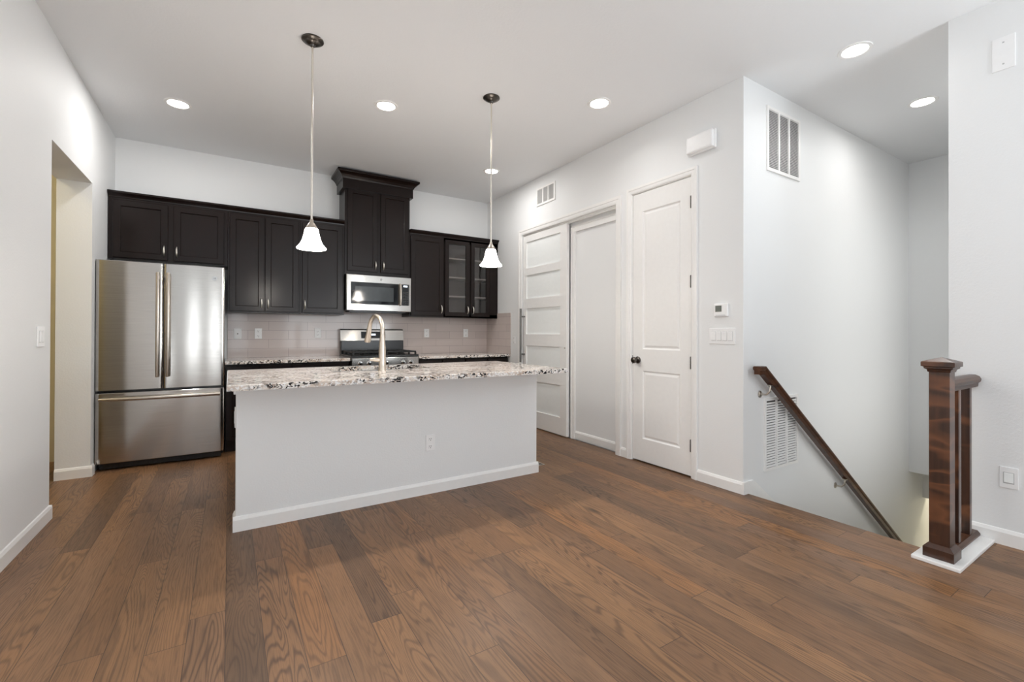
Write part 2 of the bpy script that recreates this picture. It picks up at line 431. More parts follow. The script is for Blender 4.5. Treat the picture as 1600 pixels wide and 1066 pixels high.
# rear wall with two windows
m = MB(); px_ = XL - WT
for (a, b, c, d) in WINDOWS:
    m.box(px_, a, REAR - .15, REAR, 0, HC).box(a, b, REAR - .15, REAR, 0, c).box(a, b, REAR - .15, REAR, d, HC); px_ = b
m.box(px_, XC + .12, REAR - .15, REAR, 0, HC)
struct(m.build('wall_rear', 'wall'))
for i, (a, b, c, d) in enumerate(WINDOWS):
    m = MB()
    for (p, q) in ((a, a + .03), (b - .03, b)) + ((((a + b) / 2 - .04, (a + b) / 2 + .04),) if b - a > 1 else ()): m.box(p, q, REAR - .1, REAR - .04, c, d)
    for (p, q) in ((c, c + .05), (d - .05, d), (c + .72 * (d - c), c + .72 * (d - c) + .04)): m.box(a + .05, b - .05, REAR - .095, REAR - .045, p, q)
    w = struct(m.build('window_%d' % (i + 1), 'trim'))
    B(a + .01, b - .01, REAR - .085, REAR - .08, c + .01, d - .01).build('pane', 'glass', w)
m = MB()
for (p, q) in ((wa, wa + .05), (wb - .05, wb), ((wa + wb) / 2 - .04, (wa + wb) / 2 + .04)): m.box(XL - .12, XL - .06, p, q, wc, wd)
for (p, q) in ((wc, wc + .05), (wd - .05, wd)): m.box(XL - .115, XL - .065, wa, wb, p, q)
w = struct(m.build('window_4', 'trim'))  # added window, out of view, carries fill light
B(XL - .1, XL - .095, wa + .01, wb - .01, wc + .01, wd - .01).build('pane', 'glass', w)

for nm, (a, b, c, d) in (('window_5', ADDED_RIGHT_WIN),):
    m = MB()
    for (p, q) in ((a, a + .05), (b - .05, b), ((a + b) / 2 - .04, (a + b) / 2 + .04)): m.box(XC + .05, XC + .1, p, q, c, d)
    for (p, q) in ((c, c + .05), (d - .05, d)): m.box(XC + .052, XC + .098, a, b, p, q)
    w = struct(m.build(nm, 'trim')); B(XC + .07, XC + .075, a + .01, b - .01, c + .01, d - .01).build('pane', 'glass', w)  # added out-of-view window for fill across the room
a, b, c, d = ADDED_STAIR_WIN
m = MB()
for (p, q) in ((a, a + .05), (b - .05, b)): m.box(p, q, YC - .1, YC - .05, c, d)
for (p, q) in ((c, c + .05), (d - .05, d)): m.box(a, b, YC - .098, YC - .052, p, q)
w = struct(m.build('window_6', 'trim')); B(a + .01, b - .01, YC - .078, YC - .073, c + .01, d - .01).build('pane', 'glass', w)  # invented stairwell window, unseen, lights the wall opposite

# baseboards
BH, BT = .088, .013
def bb_x(m, x0, x1, y, s):                                           # runs along X, face toward s*Y
    m.prism([(x0, y, 0), (x0, y + s * BT, 0), (x0, y + s * BT, BH - .02), (x0, y + s * .006, BH - .004), (x0, y, BH)], (x1 - x0, 0, 0))
def bb_y(m, y0, y1, x, s):
    m.prism([(x, y0, 0), (x + s * BT, y0, 0), (x + s * BT, y0, BH - .02), (x + s * .006, y0, BH - .004), (x, y0, BH)], (0, y1 - y0, 0))
m = MB(); bb_y(m, REAR, OY0, XL, 1); bb_x(m, XL - WT, XL + BT, OY0, 1); struct(m.build('baseboard_left', 'trim'))
m = MB(); bb_x(m, XL - WT, XL + BT, OY1, -1); bb_y(m, OY1, 4.955, XL, 1); struct(m.build('baseboard_left_far', 'trim'))
m = MB(); bb_y(m, YS, D0 - .055, XR, -1); bb_y(m, D1 + .06, P0 - .06, XR, -1); struct(m.build('baseboard_right', 'trim'))
m = MB(); bb_y(m, REAR, YC, XC, -1); bb_x(m, XC - BT, XC + .1, YC, 1); struct(m.build('baseboard_right_near', 'trim'))
# skirt that follows the stairs down the north wall
sk = [(XR - BT, 0), (XR - BT, BH), (XS + .07, BH)] + [(XE, BH - (XE - XS - .07) * .735), (XE, -.4 - (XE - XS) * .735)] + [(XS + .005, -.3), (XS + .005, 0)]
struct(MB().prism([(x, YS, z) for x, z in sk], (0, -BT, 0)).build('baseboard_stairs', 'trim'))

# ---------------------------------------------------------------- doors and casings on the right wall
MR = lambda x: (lambda u, v, d: (x + d, u, v))                       # surface facing -X: u = y, v = z
def casing(name, y0, y1, z1, w=.055, x=XR, t=.018):
    m = MB()
    def prof(y_in, s):                                              # stepped moulding section across the casing width (outward s)
        return [(0, 0), (0, -t * .55), (.012, -t * .75), (w * .55, -t * .8), (w * .62, -t), (w, -t), (w, 0)]
    for (yi, s) in ((y0, -1), (y1, 1)):
        secs = []
        for top in (0, 1):
            secs.append([(x + d, yi + s * o, 0 if not top else z1 + o) for o, d in prof(yi, s)])
        m.sweep(secs)
    secs = []
    for (yi, s) in ((y0, -1), (y1, 1)): secs.append([(x + d, yi + s * o, z1 + o) for o, d in prof(yi, s)])
    m.sweep(secs)
    return struct(m.build(name, 'trim'))
casing('trim_1', D0, D1, DZ)
casing('trim_2', P0, P1, PZ, .07)
# jamb liners
m = MB().box(XR + .001, XR + .14, D0 - .001, D0 + .006, 0, DZ).box(XR + .001, XR + .14, D1 - .006, D1 + .001, 0, DZ).box(XR + .001, XR + .14, D0, D1, DZ - .006, DZ + .001)
struct(m.build('trim_3', 'trim'))
# panel door
dy0, dy1, dz0, dz1 = D0 + .009, D1 - .009, .012, DZ - .009
rg = [(.010, .010), (.016, .011), (.034, .003), (.040, .003)]
ops = [(dy0 + .105, dy1 - .115, 1.025, 2.275, rg), (dy0 + .105, dy1 - .115, .215, .83, rg)]
door = struct(MB().slab(MR(XR + .004), dy0, dy1, dz0, dz1, .04, ops, .002).build('door_1', 'trim'), 'closed white two-panel door beside the thermostat')
for z in (2.235, 1.59, .93, .26):
    m = MB().lathe([(.0001, -.052), (.004, -.051), (.0065, -.046), (.0065, .046), (.004, .051), (.0001, .052)], (XR - .006, D0 + .006, z), n=12)
    m.box(XR - .003, XR + .003, D0 - .0, D0 + .015, z - .045, z + .045)
    m.build('hinge', 'dark_nickel', door, True)
k = MB().lathe([(.0001, 0), (.031, 0), (.032, -.006), (.024, -.012), (.012, -.016), (.011, -.03), (.014, -.034)], (XR + .004, dy1 - .062, .925), 'X', 24)
k.build('knob_rose', 'dark_nickel', door, True)
k = MB().lathe([(.012, -.03), (.02, -.036), (.028, -.046), (.03, -.056), (.026, -.066), (.015, -.071), (.0001, -.073)], (XR + .004, dy1 - .062, .925), 'X', 24)
k.build('knob', 'dark_nickel', door, True, 'round dark nickel door knob')
B(XR + .0015, XR + .0035, dy1 - .002, dy1 + .003, .885, .965).build('latch_plate', 'dark_nickel', door)

# sliding door in its recess: a five-pane slab standing at the left half, a plain wall behind on the right
struct(B(XR + .085, XR + .14, P0, P1, 0, PZ).build('wall_recess', 'wall'))
m = MB()
m.box(XR + .062, XR + .085, 3.845, 3.90, 0, 2.345).box(XR + .056, XR + .085, 3.885, 3.90, 0, 2.36)
m.box(XR + .062, XR + .085, P0, 3.845, 2.29, 2.345).box(XR + .056, XR + .085, P0, 3.90, 2.345, 2.36)
struct(m.build('trim_4', 'trim'))
m = MB(); bb_y(m, P0, 3.845, XR + .085, -1); struct(m.build('baseboard_recess', 'trim'))
m = MB().box(XR + .012, XR + .085, P0, P1, PZ - .012, PZ).box(XR + .02, XR + .03, P0, P1, PZ - .03, PZ - .012)
struct(m.build('trim_5', 'trim'))
sx = XR + .012
panes = [(2.005, 2.325), (1.605, 1.905), (1.165, 1.475), (.775, 1.0), (.215, .565)]
panes = [(1.985, 2.315), (1.60, 1.895), (1.155, 1.475), (.735, 1.01), (.21, .575)]
y0, y1 = 3.915, 4.79
ops = [(y0 + .12, y1 - .065, a, b, 'hole') for a, b in panes]
sd = struct(MB().slab(MR(sx), y0, y1, .012, PZ - .016, .036, ops, .002).build('door_2', 'trim'), 'white sliding door with five frosted panes')
for a, b in panes: B(sx + .014, sx + .021, y0 + .118, y1 - .063, a - .002, b + .002).build('frosted_pane', 'frost', sd)
h = MB().tube([(sx - .062, y1 - .035, .80), (sx - .062, y1 - .035, 1.475)], .013, 16)
for z in (.90, 1.375): h.tube([(sx - .062, y1 - .035, z), (sx + .002, y1 - .035, z)], .009, 12)
h.build('pull_handle', 'bar', sd, True, 'long vertical brushed steel pull bar')
MB().lathe([(.0001, -.004), (.008, -.004), (.009, 0)], (sx, y0 + .03, 1.0), 'X', 14).build('edge_pull', 'nickel', sd, True)

# ================================================================== KITCHEN RUN
FY = 5.39                                                           # front plane of the wall cabinets
MF = lambda y: (lambda u, v, d: (u, y + d, v))                       # surface facing -Y: u = x, v = z
DOOR_R = [(.004, .004), (.006, .009), (.011, .009)]
def cab_door(parent, x0, x1, z0, z1, yf, handle=None, hz=None, glass=False):
    fwid = .052
    if glass:
        d = MB().slab(MF(yf), x0, x1, z0, z1, .02, [(x0 + fwid, x1 - fwid, z0 + fwid, z1 - fwid, 'hole')], .003).build('door', 'cab', parent)
        B(x0 + fwid - .004, x1 - fwid + .004, yf + .010, yf + .014, z0 + fwid - .004, z1 - fwid + .004).build('glass_pane', 'glass', d, label='clear glass pane')
    else:
        d = MB().slab(MF(yf), x0, x1, z0, z1, .02, [(x0 + fwid, x1 - fwid, z0 + fwid, z1 - fwid, DOOR_R)], .003).build('door', 'cab', parent)
    if handle is not None:
        pull(handle, yf, hz, d)
    return d
def pull(x, yf, z, parent, horizontal=False):
    pts, rad = [], []
    for i in range(13):
        t = i / 12; a = (t - .5) * .1
        off = -.026 * math.sin(PI * t) ** .6 if 0 < t < 1 else 0
        pts.append((x + a, yf + off, z) if horizontal else (x, yf + off, z + a)); rad.append(.0045 + .0035 * math.sin(PI * t))
    return MB().tube(pts, rad, 10).build('pull', 'pull', parent, True, 'arched brushed nickel pull')

def carcass(m, x0, x1, y0, y1, z0, z1):
    m.box(x0, x1, y0, y1, z0, z1)
def wall_cab(name, x0, x1, z0, z1, doors, label, cat='cabinet', group=None, y0=FY):
    t = thing(name, ((x0 + x1) / 2, YB - .17, z0), label, cat, group)
    B(x0, x1, y0 + .021, YB - .002, z0, z1).build('carcass', 'cab', t)
    for (a, b, c, d, hx, hz) in doors: cab_door(t, a, b, c, d, y0, hx, hz)
    return t
ZB, ZT = 1.368, 2.40
LG = 'dark wall cabinets on the kitchen back wall'
wall_cab('wall_cabinet', XL + .004, -.022, 1.835, ZT, [(-.907, -.505, 1.85, 2.378, -.532, 1.935), (-.462, -.052, 1.85, 2.378, -.435, 1.935)], 'short dark two-door wall cabinet directly above the stainless refrigerator', group=LG)
wall_cab('wall_cabinet', -.019, .650, ZB, ZT, [(-.004, .307, 1.385, 2.378, .282, 1.47), (.315, .634, 1.385, 2.378, .342, 1.47)], 'dark two-door wall cabinet just right of the refrigerator, above two outlets', group=LG)
wall_cab('wall_cabinet', .653, 1.112, ZB, ZT, [(.672, 1.092, 1.385, 2.378, .697, 1.47)], 'dark single-door wall cabinet at the left side of the tall middle cabinet', group=LG)
wall_cab('wall_cabinet', 1.893, 2.348, ZB, ZT, [(1.905, 2.338, 1.385, 2.378, 2.31, 1.47)], 'dark solid single-door wall cabinet between the microwave and the glass doors', group=LG)
# glass-door cabinet with shelves
gc = thing('glass_door_cabinet', (2.75, YB - .17, ZB), 'dark wall cabinet with two glass doors at the right corner of the kitchen', 'cabinet', LG)
x0, x1 = 2.351, 3.160
m = MB().box(x0, x0 + .018, FY + .021, YB - .002, ZB, ZT).box(3.035, x1, FY + .021, YB - .002, ZB, ZT).box(x0 + .018, 3.035, FY + .021, YB - .002, ZB, ZB + .018).box(x0 + .018, 3.035, FY + .021, YB - .002, ZT - .018, ZT)
m.box(x0, x1, FY + .021, FY + .041, ZB, ZB + .045).box(x0, x1, FY + .021, FY + .041, ZT - .045, ZT).box(2.705, 2.745, FY + .021, FY + .041, ZB, ZT)
m.build('carcass', 'cab', gc)
B(x0 + .019, 3.034, YB - .012, YB - .004, ZB + .019, ZT - .019).build('back_panel', 'cab_in', gc)
for z in (1.64, 1.89, 2.14): B(x0 + .019, 3.034, FY + .06, YB - .013, z, z + .018, bev=.001).build('shelf', 'shelf', gc, label='pale shelf inside the glass doors')
for (a, b, hx) in ((2.362, 2.712, 2.685), (2.738, 3.022, 2.765)): cab_door(gc, a, b, 1.385, 2.378, FY, hx, 1.47, True)
# tall middle cabinet
tc = wall_cab('tall_wall_cabinet', 1.117, 1.889, 1.842, 2.86, [(1.147, 1.492, 1.885, 2.84, 1.465, 1.965), (1.53, 1.868, 1.885, 2.84, 1.558, 1.965)], 'tallest dark wall cabinet, above the microwave, topped by a deep crown', group=LG)
def crown_section(off):                                             # (outward, z)
    return [(0, 2.83), (.03, 2.83), (.03, 2.935), (.036, 2.94), (.041, 2.953), (.056, 2.977), (.078, 2.997), (.092, 3.003), (.095, 3.008), (.095, 3.03), (0, 3.03)]
secs = []
cx0, cx1, cy = 1.117, 1.889, FY + .015
for (sx_, sy_, px, py) in ((-1, 0, cx0, YB - .002), (-1, -1, cx0, cy), (1, -1, cx1, cy), (1, 0, cx1, YB - .002)):
    secs.append([(px + sx_ * o, py + sy_ * o, z) for o, z in crown_section(0)])
MB().sweep(secs).build('crown', 'cab', tc)
def crown_run(name, x0, x1, label):
    pr = [(0, 2.40), (-.006, 2.40), (-.008, 2.412), (-.016, 2.422), (-.030, 2.436), (-.034, 2.44), (-.034, 2.455), (.32, 2.455), (.32, 2.40)]
    o = MB().prism([(x0, FY + .02 + d, z) for d, z in pr], (x1 - x0, 0, 0)).build(name, 'cab')
    tag(o, label, 'molding', 'crown mouldings on the wall cabinets')
crown_run('crown_molding', XL + .003, 1.112, 'long dark crown moulding over the cabinets left of the tall middle one')
crown_run('crown_molding', 1.893, 3.162, 'short dark crown moulding over the glass-door cabinet side of the run')

# backsplash tile
BSZ = 1.437
o = B(-.02, XR - .011, YB - .010, YB - .0005, .888, 1.45).build('wall_tile_backsplash', 'tile_back'); struct(o)
o = B(XR - .010, XR - .0005, 5.065, YB - .0005, .888, BSZ).build('wall_tile_return', 'tile_side'); struct(o)

# base cabinets and worktops
CT, CU = .888, .856                                                 # worktop top / underside
BY = 5.11
def base_cab(x0, x1, n, label):
    t = thing('base_cabinet', ((x0 + x1) / 2, 5.4, 0), label, 'cabinet', 'dark base cabinets along the back wall')
    B(x0, x1, BY + .021, YB - .012, .10, CU - .001).build('carcass', 'cab', t)
    B(x0, x1, BY + .08, YB - .012, 0, .10).build('toe_kick', 'cab', t)
    w = (x1 - x0) / n
    for i in range(n):
        a, b = x0 + w * i + .006, x0 + w * (i + 1) - .006
        d = MB().slab(MF(BY), a, b, .70, .835, .02, [(a + .04, b - .04, .735, .80, DOOR_R)], .003).build('drawer', 'cab', t)
        pull((a + b) / 2, BY, .7675, d, True)
        cab_door(t, a, b, .115, .685, BY, (b - .03) if i == 0 else a + .03, .60)
    return t
base_cab(-.034, .540, 2, 'dark base cabinet beside the refrigerator under the left worktop')
base_cab(.543, 1.112, 2, 'dark base cabinet at the left side of the range')
base_cab(1.897, 2.52, 2, 'dark base cabinet at the right side of the range')
base_cab(2.523, XR - .012, 2, 'dark base cabinet in the right corner under the glass-door cabinet')
for x0, x1, lab in ((-.038, 1.114, 'speckled granite worktop between the refrigerator and the range'), (1.893, XR - .001, 'speckled granite worktop right of the range running to the corner')):
    o = B(x0, x1, 5.075, YB - .011, CU, CT, bev=.004).build('worktop', 'granite'); tag(o, lab, 'countertop', 'granite worktops along the back wall')

# ---------------------------------------------------------------- refrigerator
fx0, fx1, fyf = -.938, -.042, 4.965
fr = thing('refrigerator', (-.485, 5.3, 0), 'stainless french-door refrigerator with bottom freezer drawer beside the hall opening', 'refrigerator')
B(fx0 + .004, fx1 - .004, fyf + .075, 5.69, .03, 1.752, bev=.004).build('body', 'black', fr)
m = MB().box(fx0 + .02, fx1 - .02, fyf + .05, fyf + .075, .012, .062)
for k in range(24): m.box(fx0 + .06 + k * .033, fx0 + .078 + k * .033, fyf + .046, fyf + .052, .022, .05)
m.box(fx0 + .03, fx0 + .09, fyf + .1, 5.6, 0, .031).box(fx1 - .09, fx1 - .03, fyf + .1, 5.6, 0, .031)
m.build('toe_grille', 'black', fr)
def bowed(x0, x1, z0, z1, name, parent):                            # gently bowed stainless front
    m = MB(); n = 28
    cx, hw = (fx0 + fx1) / 2, (fx1 - fx0) / 2
    outer, back = [], []
    def yf(x):
        t = (x - cx) / hw; e = min(x - x0, x1 - x)
        rnd = .006 * max(0, 1 - e / .014) ** 2
        return fyf + .008 * t * t + rnd
    cols = [x0 + (x1 - x0) * (.5 - .5 * math.cos(PI * i / n)) for i in range(n + 1)]
    secs = []
    for x in cols:
        y = yf(x); secs.append([(x, y + .004, z0), (x, y, z0 + .004), (x, y, z1 - .004), (x, y + .004, z1), (x, fyf + .07, z1), (x, fyf + .07, z0)])
    m.sweep(secs)
    return m.build(name, 'steel', parent, True)
mid = -.492
dl = bowed(fx0, mid - .004, .672, 1.768, 'door', fr); dr = bowed(mid + .004, fx1, .672, 1.768, 'door', fr)
fz = bowed(fx0, fx1, .066, .652, 'freezer_drawer', fr)
def fr_y(x): return fyf + .008 * ((x + .485) / .443) ** 2
for d, hx in ((dl, mid - .036), (dr, mid + .036)):
    yy = fr_y(hx)
    h = MB().box(hx - .013, hx + .013, yy - .060, yy - .038, .775, 1.685, .008, 3)
    for z in (.81, 1.65): h.box(hx - .009, hx + .009, yy - .045, yy + .002, z - .02, z + .02, .003)
    h.build('handle', 'nickel', d, True, 'vertical bar handle')
pts = [(fx0 + .03 + (fx1 - fx0 - .06) * i / 24, fyf - .045 + .018 * ((i - 12) / 12) ** 2, .602) for i in range(25)]
h = MB().tube(pts, .016, 14)
for i in (1, 23): h.tube([pts[i], (pts[i][0], fyf + .022, .602)], .012, 10)
h.build('handle', 'nickel', fz, True, 'long bowed horizontal handle')
def text_mesh(body, size, name, mat, parent, loc, rot, ext=.0006):
    cu = bpy.data.curves.new('t', 'FONT'); cu.body = body; cu.size = size; cu.extrude = ext; cu.align_x = 'CENTER'; cu.align_y = 'CENTER'
    tmp = bpy.data.objects.new('t', cu); COL.objects.link(tmp); bpy.context.view_layer.update()
    me = bpy.data.meshes.new_from_object(tmp.evaluated_get(bpy.context.evaluated_depsgraph_get()))
    bpy.data.objects.remove(tmp); bpy.data.curves.remove(cu)
    me.materials.append(MAT[mat])
    o = bpy.data.objects.new(name, me); COL.objects.link(o)
    root = parent
    while root.parent: root = root.parent
    o.parent = parent; o.location = Vector(loc) - Vector(root.location); o.rotation_euler = rot
    return o
lx, lz = -.118, 1.662; ly = fr_y(lx)
bd = MB().lathe([(.0001, -.002), (.016, -.002), (.016, -.003), (.020, -.003), (.021, 0)], (lx, ly, lz), 'Y', 28).build('badge', 'chrome', dr, True, 'small round maker badge')
text_mesh('GE', .018, 'badge_letters', 'dark_nickel', bd, (lx, ly - .0025, lz), (PI / 2, 0, 0))

# ---------------------------------------------------------------- microwave
mw = thing('microwave', (1.5, 5.5, 1.42), 'stainless over-the-range microwave with black window beneath the tall cabinet', 'microwave')
mx0, mx1, my, mz0, mz1 = 1.121, 1.884, 5.325, 1.42, 1.838
B(mx0, mx1, my + .04, YB - .012, mz0 + .006, mz1).build('body', 'black', mw)
m = MB().slab(MF(my), mx0, mx1, mz0, mz1, .04, [(mx0 + .045, mx1 - .025, mz0 + .075, mz1 - .085, [(.002, .003), (.003, .003)])], .006)
d = m.build('front', 'steel', mw)
g = B(mx0 + .05, 1.725, my - .001, my + .003, mz0 + .078, mz1 - .088, bev=.001).build('window', 'black_glass', d, label='black glass window')
B(mx0 + .095, 1.665, my - .0025, my - .0008, mz0 + .115, mz1 - .135).build('viewing_screen', 'oven_glass', g)
c = B(1.765, mx1 - .03, my - .001, my + .003, mz0 + .078, mz1 - .088, bev=.001).build('control_panel', 'black_glass', mw, label='black keypad panel')
B(1.785, mx1 - .05, my - .0025, my - .0008, mz1 - .118, mz1 - .1).build('clock_display', 'digits', c)
m = MB()
for i in range(3):
    for j in range(6): m.box(1.781 + i * .026, 1.797 + i * .026, my - .0022, my - .0008, mz0 + .095 + j * .027, mz0 + .107 + j * .027)
m.build('keys', 'slot', c)
h = MB().tube([(1.742, my + .002, mz0 + .072), (1.742, my - .03, mz0 + .085), (1.742, my - .038, mz0 + .14), (1.742, my - .040, mz0 + .2), (1.742, my - .038, mz1 - .15), (1.742, my - .03, mz1 - .095), (1.742, my + .002, mz1 - .082)], [.008, .011, .013, .013, .013, .011, .008], 12)
h.build('handle', 'nickel', mw, True, 'vertical curved handle')
m = MB().box(mx0 + .05, mx1 - .05, my + .06, 5.62, mz0 - .012, mz0 + .006)
for k in range(2): m.box(mx0 + .08 + k * .36, mx0 + .36 + k * .32, my + .1, 5.5, mz0 - .018, mz0 - .01)
m.build('underside_vent', 'black', mw)
bd = MB().lathe([(.0001, -.001), (.012, -.001), (.013, 0)], (1.515, my, mz1 - .045), 'Y', 20).build('badge', 'plastic_grey', mw, True, 'small round maker badge')

# ---------------------------------------------------------------- range
rg_ = thing('gas_range', (1.503, 5.4, 0), 'stainless gas range with black cooktop and raised back panel below the microwave', 'stove')
rx0, rx1, ry = 1.121, 1.886, 5.055
B(rx0, rx1, ry + .045, 5.70, .03, .898).build('body', 'black', rg_)
B(rx0 + .004, rx1 - .004, ry, ry + .045, .76, .888, bev=.006).build('front_panel', 'steel', rg_)
od = B(rx0 + .006, rx1 - .006, ry, ry + .044, .25, .75, bev=.005).build('oven_door', 'steel', rg_)
B(rx0 + .12, rx1 - .12, ry - .002, ry + .002, .36, .62, bev=.0008).build('oven_window', 'black_glass', od)
h = MB().tube([(rx0 + .06, ry - .045, .70), (rx1 - .06, ry - .045, .70)], .012, 12)
for x in (rx0 + .09, rx1 - .09): h.tube([(x, ry - .045, .70), (x, ry + .002, .70)], .009, 10)
h.build('oven_handle', 'nickel', od, True)
B(rx0 + .006, rx1 - .006, ry, ry + .044, .075, .24, bev=.005).build('storage_drawer', 'steel', rg_)
B(rx0 + .03, rx1 - .03, ry + .06, 5.68, 0, .03).build('plinth', 'black', rg_)
for x in (1.215, 1.31, 1.503, 1.70, 1.795):
    MB().lathe([(.026, 0), (.026, -.006), (.021, -.009), (.020, -.030), (.017, -.034), (.0001, -.035)], (x, ry, .828), 'Y', 20).build('knob', 'chrome', rg_, True, 'round chrome burner knob')
ck = MB().box(rx0, rx1, ry + .01, 5.60, .898, .914, .005).box(rx0 + .002, rx1 - .002, ry + .002, ry + .05, .886, .91, .006).build('cooktop', 'black', rg_)
for (x, y) in ((1.30, 5.19), (1.71, 5.19), (1.30, 5.46), (1.71, 5.46)):
    MB().lathe([(.05, .914), (.05, .922), (.036, .926), (.036, .934), (.0001, .936)], (x, y, 0), n=20).build('burner', 'iron', ck, True)
for gx0, gx1 in ((rx0 + .02, 1.494), (1.512, rx1 - .02)):
    m = MB(); w = .008
    for y in (5.10, 5.325, 5.555): m.box(gx0, gx1, y - w, y + w, .938, .955, .003)
    for x in (gx0 + w, (gx0 + gx1) / 2, gx1 - w): m.box(x - w, x + w, 5.10, 5.555, .938, .955, .003)
    for x in (gx0 + .08, gx1 - .08): m.box(x - .006, x + .006, 5.10, 5.555, .940, .954, .003)
    for x in (gx0 + w, gx1 - w):
        for y in (5.10, 5.325, 5.555): m.box(x - .009, x + .009, y - .009, y + .009, .912, .94)
    m.build('grate', 'iron', rg_)
bg = MB().box(rx0 + .002, rx1 - .002, 5.61, 5.70, .90, 1.07, .006).build('backguard_base', 'black', rg_)
bp = MB().sweep([[(x, 5.615, 1.068), (x, 5.640, 1.195), (x, 5.655, 1.21), (x, 5.70, 1.21), (x, 5.70, 1.068)] for x in (rx0 - .002, rx1 + .002)]).build('backguard', 'steel', rg_, label='stainless raised back panel')
ds = MB().prism([(1.36, 5.6185 , 1.098), (1.655, 5.6185, 1.098), (1.655, 5.6340, 1.178), (1.36, 5.6340, 1.178)], (0, .006, 0)).build('control_display', 'black_glass', bp, label='black display panel')
MB().prism([(1.475, 5.6245, 1.132), (1.535, 5.6245, 1.132), (1.535, 5.6280, 1.152), (1.475, 5.6280, 1.152)], (0, .004, 0)).build('clock_digits', 'digits', ds)

# ================================================================== ISLAND
ix0, ix1, iy = .034, 2.188, 3.09
isl = thing('kitchen_island', (1.1, 3.4, 0), 'white-panelled kitchen island standing in the middle of the wood floor', 'island')
B(ix0, ix1, iy, iy + .11, 0, CU - .001, bev=.004).build('front_panel', 'wall', isl, label='smooth white front panel')
m = MB(); bb_x(m, ix0 - BT, ix1 + BT, iy, -1); bb_y(m, iy, iy + .11, ix0, -1); bb_y(m, iy, iy + .11, ix1, 1)
m.build('baseboard', 'trim', isl)
for xx, s in ((ix0, -1), (ix1, 1)):
    MB().sweep([[(xx + s * q, iy + .004 + .006 * (1 - q / .02), z) for q, z in ((0, .80), (.012, .802), (.012, .83), (.02, .84), (.02, CU - .001), (0, CU - .001))], [(xx + s * q, iy + .106, z) for q, z in ((0, .80), (.012, .802), (.012, .83), (.02, .84), (.02, CU - .001), (0, CU - .001))]]).build('end_corbel', 'wall', isl)
sx0, sx1, sy0, sy1 = .625, 1.365, 3.375, 3.80
cabs = B(ix0 + .01, ix1 - .01, iy + .111, 3.83, .10, CU - .22).build('cabinet_body', 'cab', isl)
m = MB().box(ix0 + .01, sx0 - .03, iy + .111, 3.83, CU - .22, CU - .001).box(sx1 + .03, ix1 - .01, iy + .111, 3.83, CU - .22, CU - .001).box(sx0 - .03, sx1 + .03, 3.82, 3.83, CU - .22, CU - .001)
m.build('cabinet_top', 'cab', isl)
B(ix0 + .01, ix1 - .01, iy + .111, 3.77, 0, .10).build('toe_kick', 'cab', isl)
MB_ = lambda y: (lambda u, v, d: (u, y - d, v))
w = (ix1 - ix0 - .02) / 4
for i in range(4):
    a, b = ix0 + .01 + w * i + .006, ix0 + .01 + w * (i + 1) - .006
    dd = MB().slab(MB_(3.851), a, b, .115, .835, .02, [(a + .052, b - .052, .167, .783, DOOR_R)], .003).build('door', 'cab', isl)
    pp = (b - .03) if i % 2 == 0 else a + .03
    MB().tube([(pp, 3.851, .66), (pp, 3.875, .68), (pp, 3.878, .71), (pp, 3.875, .74), (pp, 3.851, .76)], .006, 10).build('pull', 'nickel', dd, True)
# worktop with sink cut-out
wx0, wx1, wy0, wy1 = -.012, 2.262, 2.775, 3.90
def ring_slab(x0, x1, y0, y1, hx0, hx1, hy0, hy1, z0, z1, bev=.004, hole=True):
    m = MB(); xs = [x0, hx0, hx1, x1]; ys = [y0, hy0, hy1, y1]
    top, bot = {}, {}
    for i in range(4):
        for j in range(4):
            bx = bev if i == 0 else (-bev if i == 3 else 0); by = bev if j == 0 else (-bev if j == 3 else 0)
            top[i, j] = (xs[i] + bx, ys[j] + by, z1); bot[i, j] = (xs[i], ys[j], z0)
    for i in range(3):
        for j in range(3):
            if i == 1 and j == 1: continue
            m.face([top[i, j], top[i + 1, j], top[i + 1, j + 1], top[i, j + 1]]); m.face([bot[i, j], bot[i, j + 1], bot[i + 1, j + 1], bot[i + 1, j]])
    ec = [(0, 0), (1, 0), (2, 0), (3, 0), (3, 1), (3, 2), (3, 3), (2, 3), (1, 3), (0, 3), (0, 2), (0, 1)]
    for p, q in zip(ec, ec[1:] + ec[:1]):
        a, b = (xs[p[0]], ys[p[1]], z1 - bev), (xs[q[0]], ys[q[1]], z1 - bev)
        m.face([bot[p], bot[q], b, a]); m.face([a, b, top[q], top[p]])
    hc = [(1, 1), (2, 1), (2, 2), (1, 2)]
    for p, q in zip(hc, hc[1:] + hc[:1]): m.face([bot[p], top[p], top[q], bot[q]])
    return m
o = ring_slab(wx0, wx1, wy0, wy1, sx0, sx1, sy0, sy1, CU, CT).build('island_worktop', 'granite')
tag(o, 'large speckled granite island top overhanging the white panel', 'countertop')
